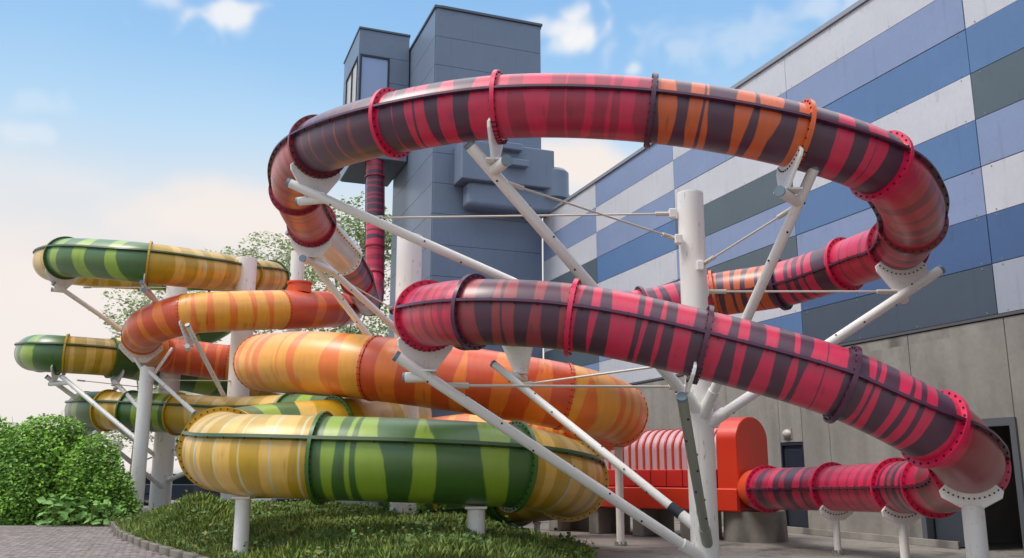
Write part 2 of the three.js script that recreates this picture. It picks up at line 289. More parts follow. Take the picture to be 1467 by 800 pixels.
function ringGeo(path, t, ri, ro, th, arc = [0, Math.PI * 2], seg = 56) {   // square-section ring round the tube
  const f = path.frame(t), P = [], N = [], idx = [], prof = [[ri, -th], [ro, -th], [ro, th], [ri, th]];
  for (let s = 0; s < 4; s++) {
    const [r0, d0] = prof[s], [r1, d1] = prof[(s + 1) % 4], base = P.length / 3;
    for (let j = 0; j <= seg; j++) {
      const a = arc[0] + (arc[1] - arc[0]) * j / seg, rad = path.at({ ...f, p: new THREE.Vector3() }, 1, a);
      const nn = s === 1 ? rad : s === 3 ? rad.clone().negate() : f.T.clone().multiplyScalar(s === 0 ? -1 : 1);
      for (const [r, d] of [[r0, d0], [r1, d1]]) { const q = path.at(f, r, a).addScaledVector(f.T, d); P.push(q.x, q.y, q.z); N.push(nn.x, nn.y, nn.z); }
      if (j) { const b = base + (j - 1) * 2; idx.push(b, b + 1, b + 2, b + 1, b + 3, b + 2); }
    }
  }
  const g = new THREE.BufferGeometry(); g.setAttribute('position', new THREE.Float32BufferAttribute(P, 3)); g.setAttribute('normal', new THREE.Float32BufferAttribute(N, 3));
  g.setAttribute('uv', new THREE.Float32BufferAttribute(new Float32Array(P.length / 3 * 2), 2)); fixWinding(g, idx); return g;
}
function ringBolts(path, t, r, th, count, size) {
  const f = path.frame(t), list = [];
  for (let k = 0; k < count; k++) { const c = path.at(f, r, (k + 0.5) / count * Math.PI * 2); list.push(rod(c.clone().addScaledVector(f.T, -th), c.clone().addScaledVector(f.T, th), size, 6)); }
  return merge(list);
}
// segs: [t0, t1, stripes, options]
function buildSlide(root, path, segs, o) {
  for (const [t0, t1, spec, opt = {}] of segs) {
    const len = path.frame(t0).p.distanceTo(path.frame((t0 + t1) / 2).p) + path.frame((t0 + t1) / 2).p.distanceTo(path.frame(t1).p);
    const rows = Math.max(8, Math.ceil(len / 0.14)), R = path.R;
    const g = sweep(path, t0, t1, rows, 56, (f, v) => path.at(f, R, v * 2 * Math.PI), (f, v) => path.at({ ...f, p: new THREE.Vector3() }, 1, v * 2 * Math.PI));
    const seg = part('tube_segment', g, opt.material || gelcoat(stripeTexture(spec)), root);
    if (opt.label) seg.userData.label = opt.label;
    const fc = opt.flange || o.flange;
    if (fc && !opt.noFlange) {
      part('flange', ringGeo(path, t0, R - 0.01, R + o.flangeH, o.flangeT), opt.flangeMat || plainOf(fc), seg);
      if (o.bolts) stuff(part('flange_bolts', ringBolts(path, t0, R + o.flangeH * 0.52, o.flangeT + 0.012, o.bolts, o.boltR), M.bolt, seg));
    }
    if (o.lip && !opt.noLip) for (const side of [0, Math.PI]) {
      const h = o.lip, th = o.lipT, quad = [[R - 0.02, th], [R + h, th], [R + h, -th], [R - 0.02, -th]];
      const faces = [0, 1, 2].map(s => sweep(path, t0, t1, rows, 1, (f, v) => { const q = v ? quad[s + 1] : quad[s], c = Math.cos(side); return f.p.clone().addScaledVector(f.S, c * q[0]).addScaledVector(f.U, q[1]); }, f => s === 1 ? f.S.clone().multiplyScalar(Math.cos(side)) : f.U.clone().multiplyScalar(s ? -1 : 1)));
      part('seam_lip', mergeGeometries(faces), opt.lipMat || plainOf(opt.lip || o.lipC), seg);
      const bl = [], nb = Math.max(2, Math.round(len / o.lipGap));
      for (let k = 0; k < nb; k++) { const f = path.frame(t0 + (t1 - t0) * (k + 0.5) / nb), c = f.p.clone().addScaledVector(f.S, Math.cos(side) * (R + h * 0.6)); bl.push(rod(c.clone().addScaledVector(f.U, -th - 0.022), c.clone().addScaledVector(f.U, th + 0.012), 0.014, 6)); }
      stuff(part('lip_bolts', merge(bl), M.bolt, seg));
    }
  }
}

// red slide: control points from the launch box down to the run-out
const RED = [
  [-7.1, 17.91, -44.2], [-7.05, 16.43, -44.2], [-6.97, 14.13, -44.1], [-6.92, 12.68, -44], [-6.88, 11.19, -43.9], [-6.76, 9.98, -43], [-6.44, 8.98, -40], [-5.56, 8.04, -33.5], [-4.76, 7.38, -27], [-4.34, 7, -22.2], // 9
  [-4.27, 6.81, -18.5], [-4.14, 6.87, -16.7], [-3.79, 6.89, -15.2], [-3.15, 6.82, -13.9], [-1.77, 6.68, -12.55], [-0.18, 6.75, -12.1], [1.94, 6.57, -11.8], [3.95, 6.17, -11.75], // 17
  [5.16, 5.83, -12], [5.82, 5.61, -12.7], [6.36, 5.5, -13.8], [6.59, 5.41, -14.9], [6.5, 5.46, -15.8], [6.28, 5.45, -16.5], [5.38, 5.29, -17.6], [4.2, 5.21, -18.3], [2.7, 4.89, -18.4], // 26
  [1.22, 4.74, -18], [0.02, 4.5, -17], [-0.82, 4.27, -15.9], [-1.3, 4.13, -14.9], [-1.39, 4, -13.9], [-1.23, 3.88, -13.05], [-0.51, 3.78, -12.15], [0.81, 3.65, -11.85], [2.49, 3.27, -11.7], // 35
  [4.21, 2.73, -11.5], [5.32, 2.17, -11.5], [5.87, 1.93, -12], [6.41, 1.72, -12.9], [6.81, 1.52, -14.1], [6.98, 1.41, -15.3], [6.95, 1.36, -16.6], [6.57, 1.3, -18.9], [5.78, 1.25, -20.9], [5.88, 1.22, -22.6]]; // 45
const redPath = tubePath(RED, 0.45, [-0.98, 0, -0.2], t => 0.17 * sm(9, 12, t) * (1 - sm(39, 42, t)));
const redSlide = thing('red_tube_slide', 'pink, orange and plum striped tube slide looping high around the white column', 'slide', [0, 0, 0], 0);
{
  const clear = new THREE.MeshPhysicalMaterial({ color: srgb(240, 238, 232), roughness: 0.35, transmission: 0.2, thickness: 0, clearcoat: 0.5 });
  const rs = (a, b, n, thin) => randomSpec(a, b, n, thin);
  buildSlide(redSlide, redPath, [
    [0, 1, rs('M', 'D', 4), { flange: 'M' }], [1, 2, rs('D', 'M', 6, true), { flange: 'M' }], [2, 3, rs('P', 'D', 3, true), { flange: 'M' }], [3, 4, rs('P', 'M', 3, true), { flange: 'M' }], [4, 6, rs('P', 'M', 3, true), { flange: 'M' }],
    [6, 8, 'P3D2M5t0.3D2P4t0.3M3D2t0.3P4', { flange: 'M' }], [8, 9, 'P4D3t0.4M4V1D3t0.4P3M3D3t0.4M4D2', { flange: 'M' }],
    [9, 10, '', { material: clear, flangeMat: M.white, flange: 'T', lipMat: M.white, label: 'milky clear section of tube' }],
    [10, 11.2, 'R5M1R4B2R6M1R3B1R5', { flange: 'M' }], [11.2, 13, 'B3R6B2R5M2R7B1R4B3R3M2R5', { flange: 'M' }],
    [13, 14, 'D10b2D8B1D12b2D9B1D10b3D14', { flange: 'b' }], [14, 15, 'P30D45P12D55P25D10P60D50P70D75P105', { flange: 'P' }],
    [15, 16, 'P21M27P33M22P3M22P11M25P6M11P25M20', { flange: 'P' }], [16, 17, 'D35O70D80O60D10O25D140O60D30O110D80O70', { flange: 'D' }],
    [17, 18, 'D120P55D60P26D4P45D60P20', { flange: 'O' }], [18, 20, 'P8R4B6R5B3R6B5R4B7R3P4', { flange: 'P' }], [20, 21, 'B3P5b4B5P2b5B4P3b6P3', { flange: 'b' }],
    [21, 23, 'P5M1P4M2P6M1P5M1P6', { flange: 'M' }], [23, 24, 'P9D25P14D6P7D9P8D7P14D9', { flange: 'P' }], [24, 25, 'D9O14D4O16D10O9D8O12D8O9', { flange: 'D' }], [25, 26, rs('P', 'D', 4), { flange: 'O' }],
    [26, 28, rs('P', 'D', 6), { flange: 'D' }], [28, 29, rs('D', 'P', 3), { flange: 'D' }], [29, 32, rs('M', 'D', 5, true), { flange: 'k' }], [32, 33, 'P8M2P4M3P5R2M3P2R3M2P3M4P6', { flange: 'P' }],
    [33, 34, 'B90D70B30D20B40D90B70D70B65', { flange: 'D' }], [34, 35, 'P12D18P9D19P29P10D9P9D20P6D17P30D21', { flange: 'P' }],
    [35, 36, 'P27D24P13D20P28D20P9D18P24D1.5P26D15', { flange: 'D' }], [36, 37, 'D12P9D3P6D14P9D5P7D6P9D14P9', { flange: 'D' }],
    [37, 39, 'P3B7M2B6M3B5M2B6b3P4', { flange: 'P' }], [39, 41, 'P4b3P4M4b4P5', { flange: 'P' }], [41, 42, 'P6D5P5D6B4D4P5D3P4', { flange: 'P' }],
    [42, 43, 'P5M2P4M2P4M1P4M2P5M2P4M3', { flange: 'P' }], [43, 44, 'P6M5D3P5D6M4D4P5M4D5M4P3', { flange: 'P' }], [44, 45, 'V1v3', { flange: 'P', noLip: true, label: 'plain orange-red collar joining the run-out shed' }],
  ], { flange: 'P', flangeH: 0.076, flangeT: 0.03, bolts: 26, boltR: 0.015, lip: 0.07, lipT: 0.018, lipC: 'D', lipGap: 0.3 });  // lips in dark plum: the shade along the seam is put into their colour
}
// green slide
const GREEN = [
  [-10.91, 10.13, -39.5], [-13.24, 10.04, -38.5], [-15.88, 9.89, -37.5], [-17.79, 9.85, -36.5], [-17.89, 9.58, -34.3], [-16.2, 9.21, -31.8], [-14.56, 8.94, -30.8], [-12.51, 8.63, -30.2], [-11.09, 8.83, -32.2], [-10.71, 9.3, -35.2], // 9
  [-10.35, 9.74, -37.8], [-10.94, 9.92, -40], [-12.29, 9.37, -41.2], [-14.1, 8.17, -41.5], [-17.47, 7.19, -42], [-19.66, 6.8, -40.5], [-19.72, 6.46, -37.6], [-18.77, 6.18, -35.2], [-17.26, 5.95, -33.6], [-15.2, 5.89, -34.8], // 19
  [-13.95, 5.66, -37.2], [-12.05, 5.33, -38.6], [-10.72, 5.25, -40.4], [-10.96, 5.19, -42.6], [-13.8, 5.03, -44.4], [-17.04, 4.66, -44], [-18.34, 4.37, -41.6], [-17.86, 4.14, -38], [-16.56, 3.97, -35.4], [-15.53, 3.89, -34.2], // 29
  [-14.09, 3.8, -33.6], [-12.15, 3.68, -33], [-9.91, 3.52, -32], [-7.17, 3.42, -29.8], [-4.67, 3.35, -27.2], [-2.98, 3.18, -24.5], [-2.87, 2.78, -21.6], [-3.88, 2.5, -20], [-4.94, 2.38, -19.4], [-5.56, 2.22, -18.6], // 39
  [-5.49, 2.06, -17.3], [-4.94, 1.95, -16.3], [-4.25, 1.91, -15.8], [-3.22, 1.87, -15.6], [-1.57, 1.82, -15.5], [0.02, 1.73, -15.9], [0.71, 1.61, -16.6], [1.08, 1.48, -17.8], [0.93, 1.36, -19.3], [0.1, 1.2, -21], // 49
  [-1.41, 1.04, -22.4], [-2.48, 0.99, -22.9], [-3.01, 0.97, -23]];
const greenPath = tubePath(GREEN, 0.7, null, () => 0.42);
const greenSlide = thing('green_tube_slide', 'wide tube slide banded in green, lime and mustard yellow', 'slide', [0, 0, 0], 0);
{
  const gr = n => randomSpec('G', 'L', n), ye = n => { let s = ''; for (let i = 0; i < n; i++) s += 'A' + rr(3, 7).toFixed(1) + (rnd() > 0.5 ? 't0.7' : '') + 'T' + rr(3, 6).toFixed(1) + (rnd() > 0.5 ? 't0.7' : ''); return s + 'A3'; };
  buildSlide(greenSlide, greenPath, [
    [0, 1, ye(4), { flange: 'A' }], [1, 2, gr(2), { flange: 'G' }], [2, 3.6, ye(4), { flange: 'A' }], [3.6, 5, 'T4A2T5A1T4A2T6A1T3', { flange: 'A' }], [5, 7, 'G6L6G14L9G15L8G9', { flange: 'G' }], [7, 9, ye(6), { flange: 'A' }], [9, 10, ye(3), { flange: 'A' }],
    [10, 12, ye(4), { flange: 'G' }], [12, 14, gr(3), { flange: 'G' }], [14, 16, ye(4), { flange: 'A' }], [16, 18.25, 'G5L3G6L2G5L2G4L3G5', { flange: 'G' }], [18.25, 18.85, 'A4T5A10T9A11T7A6', { flange: 'A' }], [18.85, 21, gr(3), { flange: 'G' }], [21, 23, ye(4), { flange: 'A' }],
    [23, 25, gr(3), { flange: 'G' }], [25, 27, ye(3), { flange: 'A' }], [27, 29.3, 'G5L2G5L3G4L2G5', { flange: 'G' }], [29.3, 30, 'A6T4A5T4', { flange: 'A' }], [30, 31, 'G5L3G4L3G3', { flange: 'G' }], [31, 33, ye(4), { flange: 'A' }], [33, 35, gr(3), { flange: 'G' }],
    [35, 37, ye(4), { flange: 'A' }], [37, 40, 'A4T3G6L3G5T3A5', { flange: 'G' }], [40, 43, 'T3A4T5A3t1T5A5t1T4A7t1T6A3t1A6T4t1T6A4t1A4', { flange: 'A' }], [43, 45, 'G16L16G14L8G9L24G46L21G62L38G20', { flange: 'G' }],
    [45, 47, 'A4T4A5t1T6A4T5t1A5T6A4T4', { flange: 'G' }], [47, 49, 'A5T4A4T5A5', { flange: 'A' }], [49, 50, gr(3), { flange: 'G' }], [50, 52, gr(2), { flange: 'A' }],
  ], { flange: 'G', flangeH: 0.085, flangeT: 0.032, bolts: 38, boltR: 0.016, lip: 0.085, lipT: 0.03, lipC: 'g', lipGap: 0.4 });
}
// orange slide
const ORANGE = [
  [-8.27, 9.65, -45], [-7.63, 8.85, -40.5], [-7.14, 7.96, -35.5], [-7.62, 7.52, -33], [-8.29, 7.3, -31.8], [-9.81, 7.09, -30.9], [-11.23, 6.9, -30.5], [-12.55, 6.62, -31], [-13.34, 6.45, -32.2], [-13.94, 6.29, -34], // 9
  [-13.66, 6.13, -35.2], [-12.84, 6.04, -35.6], [-11.43, 5.89, -36], [-8.9, 5.68, -36.6], [-6.12, 5.43, -37], [-3.25, 5, -34], [-2.21, 4.58, -30.5], [-2.83, 4.35, -27.4], [-4.63, 4.37, -25.6], [-6.04, 4.42, -24.8], // 19
  [-6.41, 4.38, -23.6], [-6.18, 4.28, -22.3], [-5.46, 4.16, -21.2], [-4.5, 4.07, -20.4], [-2.99, 3.84, -19.6], [-1.24, 3.58, -19.2], [1.07, 3.2, -19.2], [1.83, 3.04, -19.6], [2.37, 2.94, -20.6], [2.39, 2.84, -22], // 29
  [1.71, 2.75, -23.2], [0.57, 2.58, -23.6], [-0.78, 2.44, -23.5], [-2.44, 2.28, -24]];
const orangePath = tubePath(ORANGE, 0.7);
const orangeSlide = thing('orange_tube_slide', 'amber and burnt orange striped tube slide winding above the green one', 'slide', [0, 0, 0], 0);
{
  const A = n => randomSpec('Y', 'o', n), B = n => randomSpec('V', 'o', n);
  buildSlide(orangeSlide, orangePath, [
    [0, 2, B(3)], [2, 4, 'V8o2V9o3V10', {}], [4, 6, 'Y8o5Y7o3Y9o4Y8o4Y6o2Y6', {}], [6, 8, 'V6o4V8o3V9o3V8o2V5', {}], [8, 9.5, 'y5Y4o2Y5o2y4', {}], [9.5, 12, 'V6o2V8o2V7o3V8o2V6o3V5', {}], [12, 13, 'Y6o3Y5o3Y6', {}], [13, 15, A(4)], [15, 17, B(4)], [17, 19, A(4)], [19, 21, B(3)],
    [21, 24, 'Y4o3Y6o3Y3o3Y9o.6Y5o3Y12o4Y8', { flange: 'o' }], [24, 26, 'V10o9V12o7V11o4V16o6V14o6V10', { flange: 'V' }], [26, 28, 'Y6o4Y9o3Y4o2Y6o3Y3o2Y4', { flange: 'V' }], [28, 30, 'Y4o2V6o3V6o3V5', { flange: 'o' }], [30, 31, 'Y6o3Y7o3Y5', { flange: 'o' }], [31, 33, A(3)],
  ].map(s => [s[0], s[1], s[2], s[3] || {}]), { flange: 'V', flangeH: 0.022, flangeT: 0.03, bolts: 34, boltR: 0.012, lip: 0 });
  for (const [t, h] of [[3.3, 0.55], [17.6, 0.5]]) {   // inspection stubs on the crown
    const f = orangePath.frame(t), a = orangePath.at(f, 0.62, Math.PI / 2);
    part('inspection_stub', merge([rod(a, a.clone().add(new THREE.Vector3(0, h * 0.6, 0)), 0.42, 28), rod(a.clone().add(new THREE.Vector3(0, h * 0.6, 0)), a.clone().add(new THREE.Vector3(0, h * 0.6 + 0.06, 0)), 0.47, 28)]), plainOf('v'), orangeSlide);
  }
}

// ---------------------------------------------------------------- white steel supports
// a cradle plate clasping the underside of a tube, in the plane of the ring at t
function cradleGeo(path, t, span = 0.85, foot = 0.2, drop = 0.3) {
  const f0 = path.frame(t), f = { p: f0.p, T: f0.T, S: f0.S0, U: f0.U0 }, Ri = path.R + 0.0, Ro = path.R + 0.12, sh = new THREE.Shape(), n = 20, a0 = -Math.PI / 2 - span, a1 = -Math.PI / 2 + span;
  sh.moveTo(Ro * Math.cos(a0), Ro * Math.sin(a0));
  sh.lineTo((Ro + 0.05) * Math.cos(a0 + 0.12), (Ro + 0.05) * Math.sin(a0 + 0.12));
  sh.lineTo(-foot, -(Ro + drop)); sh.lineTo(foot, -(Ro + drop));
  sh.lineTo((Ro + 0.05) * Math.cos(a1 - 0.12), (Ro + 0.05) * Math.sin(a1 - 0.12));
  sh.lineTo(Ro * Math.cos(a1), Ro * Math.sin(a1)); sh.lineTo(Ri * Math.cos(a1), Ri * Math.sin(a1));
  for (let k = 1; k <= n; k++) { const a = a1 + (a0 - a1) * k / n; sh.lineTo(Ri * Math.cos(a), Ri * Math.sin(a)); }
  const g = new THREE.ExtrudeGeometry(sh, { depth: 0.03, bevelEnabled: true, bevelSize: 0.006, bevelThickness: 0.006, bevelSegments: 1, curveSegments: 4 });
  g.translate(0, 0, 0.036);
  const m = new THREE.Matrix4().makeBasis(f.S, f.U, f.S.clone().cross(f.U)); m.setPosition(f.p);
  g.applyMatrix4(m);
  const bl = []; for (let k = 0; k < 12; k++) { const a = a0 + (a1 - a0) * (k + 0.5) / 12, c = path.at(f, path.R + 0.07, a), d = f.S.clone().cross(f.U); bl.push(rod(c.clone().addScaledVector(d, -0.05), c.clone().addScaledVector(d, 0.085), 0.013, 6)); }
  return { plate: g, bolts: merge(bl), foot: f.p.clone().addScaledVector(f.U, -(Ro + drop)), f };
}
const COLG = 'white steel columns carrying the slides';
function column(label, x, z, r, top, y0 = 0) {
  const c = thing('support_column', label, 'column', [x, y0, z], 0, COLG);
  const g = new THREE.CylinderGeometry(r, r, top - y0, 40).translate(0, (top - y0) / 2, 0);
  part('pole', g, M.white, c);
  part('pole_cap', new THREE.CylinderGeometry(r * 0.98, r * 1.0, 0.03, 40).translate(0, top - y0 + 0.016, 0), M.white, c);
  part('base_plate', merge([new THREE.CylinderGeometry(r * 1.6, r * 1.6, 0.04, 32).translate(0, 0.02, 0), ...[0, 1, 2, 3, 4, 5, 6, 7].map(k => rod([Math.cos(k * 0.785) * r * 1.35, 0.03, Math.sin(k * 0.785) * r * 1.35], [Math.cos(k * 0.785) * r * 1.35, 0.09, Math.sin(k * 0.785) * r * 1.35], 0.02, 6))]), M.galv, c);
  c.userData.kind = 'thing'; return c;
}
const toLocal = (c, g) => g.translate(-c.position.x, -c.position.y, -c.position.z);
function strut(c, a, b, r = 0.075, mat = M.white, nb = 7) {
  a = V(a); b = V(b);
  const s = part('strut', toLocal(c, rod(b, a, r, 20)), mat, c), d = b.clone().sub(a), L = d.length(); d.normalize();
  part('end_cap', toLocal(c, rod(a.clone().addScaledVector(d, -0.025), a.clone().addScaledVector(d, 0.03), r * 1.03, 20)), M.cap, s);
  const cr = c.children[0].geometry.parameters.radiusTop, off = Math.min(0.5, cr / Math.max(0.35, Math.hypot(d.x, d.z)));
  part('socket', toLocal(c, rod(b.clone().addScaledVector(d, -off - 0.22), b, r * 1.22, 20)), mat, s);
  const side = d.clone().cross(new THREE.Vector3(0, 1, 0)).normalize(), nn = d.clone().cross(side).normalize(), list = [];
  for (let k = 1; k <= nb; k++) { const p = a.clone().addScaledVector(d, L * (k + rr(-0.15, 0.15)) / (nb + 1)), v = side.clone().multiplyScalar(Math.cos(k)).addScaledVector(nn, Math.sin(k)); if (v.z < 0) v.negate(); list.push(rod(p, p.clone().addScaledVector(v, r + 0.012), 0.015, 8)); }
  if (list.length) stuff(part('strut_bolts', toLocal(c, merge(list)), M.bolt, s));
  return s;
}
function bracket(c, path, t, topPt, opts = {}, lowPt = null) {    // cradle under the tube, a short horizontal stub out to the strut head
  let drop = opts.drop ?? 0.26;
  if (topPt) { const f = path.frame(t), r = opts.r || 0.075; drop = Math.max(drop, f.p.y - path.R - 0.12 - V(topPt).y + r * 0.9 + 0.1); }
  const k = cradleGeo(path, t, opts.span, opts.foot, Math.min(drop, path.R > 0.6 ? 0.3 : 0.75));
  const cr = part('cradle', toLocal(c, k.plate), M.white, c); stuff(part('cradle_bolts', toLocal(c, k.bolts), M.bolt, cr));
  if (topPt) {
    const r = opts.r || 0.075, foot = k.foot.clone(); foot.y -= r * 0.9;
    const a = V(topPt); if (lowPt) { const b = V(lowPt); a.lerp(b, clamp((a.y - foot.y) / (a.y - b.y), 0.02, 0.5)); }
    const d = foot.clone().sub(a); d.y = 0; const L = d.length(); d.normalize();
    const s0 = new THREE.Vector3(a.x, lowPt ? a.y : foot.y, a.z), s1 = foot.clone().addScaledVector(d, 0.3);
    part('stub', toLocal(c, merge([rod(s0, s1, r, 20)])), M.white, c);
    part('stub_cap', toLocal(c, rod(s1.clone().addScaledVector(d, -0.01), s1.clone().addScaledVector(d, 0.02), r * 1.03, 20)), M.cap, c);
    const pl = rbox(0.34, 0.03, 0.24, 0.008, foot.x, foot.y + r + 0.012, foot.z); part('seat_plate', toLocal(c, pl), M.white, c);
  }
}
function cable(c, a, b, r = 0.016) {
  a = V(a); b = V(b); const d = b.clone().sub(a).normalize(), L = a.distanceTo(b);
  const list = [rod(a, b, r, 10), rod(a, a.clone().addScaledVector(d, 0.32), r * 2.2, 10), rod(b, b.clone().addScaledVector(d, -0.32), r * 2.2, 10)];
  part('tie_rod', toLocal(c, merge(list)), M.cable, c);
}
// main mast inside the red loop
const MX = 2.95, MZ = -14.3;
{
  const top = [2.87, 6.12, -14.3][1];
  const c = column('tall white mast inside the red slide loop with many branching struts', MX, MZ, 0.215, top, 0);
  const on = (y, dx = 0, dz = 0) => [MX + dx, y, MZ + dz];
  const heads = [
    [[-3.6, 6.19, -13.85], [2.79, 3.3, -14.3][1], 13, 0.075], [[-0.61, 6.18, -12.1], [2.65, 2.54, -14.3][1], 15, 0.085], [[4.14, 5.72, -11.7], [3.06, 2.43, -14.3][1], 17, 0.075], [[7.22, 4.96, -14.8], [3.25, 2.3, -14.3][1], 21, 0.08],
    [[-1.68, 3.28, -13], 0.32, 32, 0.08], [[-0.34, 3.59, -16.7], [2.69, 0.7, -14.3][1], 28, 0.07], [[2.18, 2.57, -11.6], [2.9, 0.53, -14.3][1], 35, 0.07]];
  heads.forEach(([h, y, t, r], i) => {
    strut(c, h, on(y, i === 6 ? 0.02 : 0, 0.1), r, i === 6 ? M.galv : M.white, 8);
    bracket(c, redPath, t, i === 6 ? null : h, { r: r * 0.95, drop: i === 6 ? 0.1 : 0.26, foot: 0.15 }, on(y));
  });
  cable(c, [-2.4, 5.64, -14], [2.68, 5.8, -14.3]); cable(c, [-0.1, 5.7, -12.35], [2.69, 5.34, -14.2]); cable(c, [3.07, 4.91, -14.2], [4.04, 5.34, -12.4]); cable(c, [3.15, 4.49, -14.3], [6.25, 4.5, -14.35]);
  cable(c, [-0.95, 2.87, -13.2], [2.76, 2.94, -14.2], 0.02); cable(c, [0.11, 3.17, -16.4], [2.8, 3.35, -14.4], 0.02);
  for (const p of [[2.65, 5.8, -14.3], [2.69, 5.31, -14.1], [3.02, 4.87, -14.1], [3.12, 4.48, -14.3]]) part('lug', toLocal(c, rbox(0.12, 0.16, 0.12, 0.02, ...p)), M.white, c);
  { const a = V([-0.34, 3.59, -16.7]), b = V(on([2.69, 0.7, -14.3][1], 0, 0.1)); part('splice_sleeve', toLocal(c, rod(a.clone().lerp(b, 0.86), a.clone().lerp(b, 0.965), 0.085, 20)), M.dark, c); }
}
// mast behind, carrying the drop of the red slide
{
  const p = [-2.49, 7.21, -21.2], c = column('broad white mast beside the tower, behind the orange slide', p[0], p[2], 0.305, p[1], 0);
  const y = yy => yy;
  strut(c, [-4.78, 6.64, -18.6], [-2.41, 4.65, -21.2], 0.075); bracket(c, redPath, 10, [-4.78, 6.64, -18.6], { drop: 0.2 }, [-2.41, 4.65, -21.2]);
  strut(c, [-4.7, 6.54, -19], [-2.38, 3.49, -21.2], 0.075);
  cable(c, [-4.5, 6.23, -19.6], [-2.64, 5.32, -21.2]); 
}
// columns of the orange and green slides
{
  let p = [-10.12, 9.53, -33.4], c = column('thick white column rising in front of the topmost yellow turn', p[0], p[2], 0.39, p[1]);
  strut(c, [-10.8, 6.39, -29.6], [-10.16, 3.53, -33.4], 0.08); bracket(c, orangePath, 6, [-10.83, 5.86, -29.8], { drop: 0.12, span: 1.1, r: 0.08 });
  
  strut(c, [-7.25, 3.99, -31], [-10.13, 5.07, -33.4], 0.07);
  p = [-10.27, 11.9, -42]; c = column('slim white column behind the orange slide, in front of the trees', p[0], p[2], 0.33, p[1]);
  strut(c, [-7.71, 9.24, -37], [-10.15, 8.25, -42], 0.08);
  p = [-12.9, 5.2, -31.8]; c = column('white column with a forked head under the tight orange bend', p[0], p[2], 0.24, p[1]);
  bracket(c, orangePath, 8.2, null, { drop: 0.12, span: 1.15, foot: 0.24 });
  part('head_arm', toLocal(c, rod([-13.32, 5.57, -31.6], [-12.84, 4.78, -31.8], 0.06)), M.white, c); part('head_arm', toLocal(c, rod([-12.7, 6.11, -33.4], [-12.83, 4.71, -31.8], 0.06)), M.white, c);
  strut(c, [-13.01, 5.26, -31.7], [-10.92, 3.6, -31.2], 0.07, M.white, 6);
  for (const [a, b, t] of [[[-16.7, 5.07, -33.4], [-12.76, 2.48, -31.8], 18.15], [[-15.19, 5.01, -34.4], [-12.83, 3.58, -31.8], 19]]) { strut(c, a, b, 0.085, M.white, 6); bracket(c, greenPath, t, a, { drop: 0.08, r: 0.08 }, b); }
  cable(c, [-12.64, 4.78, -31.8], [-10.11, 4.89, -33.2]);
  p = [-13.68, 9.27, -36]; c = column('thick white column at the heart of the green spiral', p[0], p[2], 0.4, p[1]);
  for (const [a, b, t] of [[[-16.45, 8.23, -31.6], [-13.63, 5.83, -36], 5], [[-12.52, 7.88, -29.8], [-13.58, 7.31, -36], 7], [[-17.58, 5.13, -34], [-13.4, 1.84, -36], 17.6], [[-14.92, 2.99, -32.6], [-13.41, 0.85, -36], 28.5], [[-9.55, 2.1, -30.5], [-13.44, 1.3, -36], 31.9]]) { strut(c, a, b, 0.085, M.white, 6); if (t !== 17.6) bracket(c, greenPath, t, a, { drop: 0.1, r: 0.08 }, b); }
  cable(c, [-15.29, 8.06, -31.5], [-13.77, 8.97, -36]); cable(c, [-13.4, 2.46, -36], [-9.41, 2.34, -31]); cable(c, [-15.54, 4.82, -32.2], [-13.55, 4.78, -36]);
  p = [-17.69, 2.84, -41]; c = column('slim white post behind the leafy hedge', p[0], p[2], 0.19, p[1]);
  strut(c, [-16.89, 3.08, -36], [-17.66, 2.26, -41], 0.07, M.white, 3);
  // short posts under the lowest turns
  const post = (label, p, r, path, t, y0) => { const f = path.frame(t), b = f.p.clone().addScaledVector(f.U0, -path.R - 0.18), fork = path === redPath, cc = column(label, b.x, b.z, r, fork ? b.y : b.y + 0.12, y0); if (fork) bracket(cc, path, t, null, { drop: 0.06, span: 0.75, foot: 0.14 }); else part('saddle', toLocal(cc, rbox(r * 2.5, 0.05, r * 2.5, 0.02, b.x, b.y + 0.15, b.z)), M.white, cc); return cc; };
  post('short white post under the yellow end of the low green slide', null, 0.13, greenPath, 41.5, 0.2);
  post('short white post under the green middle of the low slide', null, 0.15, greenPath, 44.6, 0.1);
  post('slender white post under the amber end of the orange slide', null, 0.09, orangePath, 28.4, 0);
  post('thin white post under the rear turn of the low yellow slide', null, 0.07, greenPath, 48.6, 0);
  post('small white post under the lowest green run behind the lawn', null, 0.13, greenPath, 49.6, 0);
  post('forked white post under the outermost bend of the red slide', null, 0.14, redPath, 38.7, 0);
  post('white post under the red run-out near the dark doorway', null, 0.08, redPath, 42, 0);
  post('white post under the red run-out near the wall door', null, 0.07, redPath, 43, 0);
}

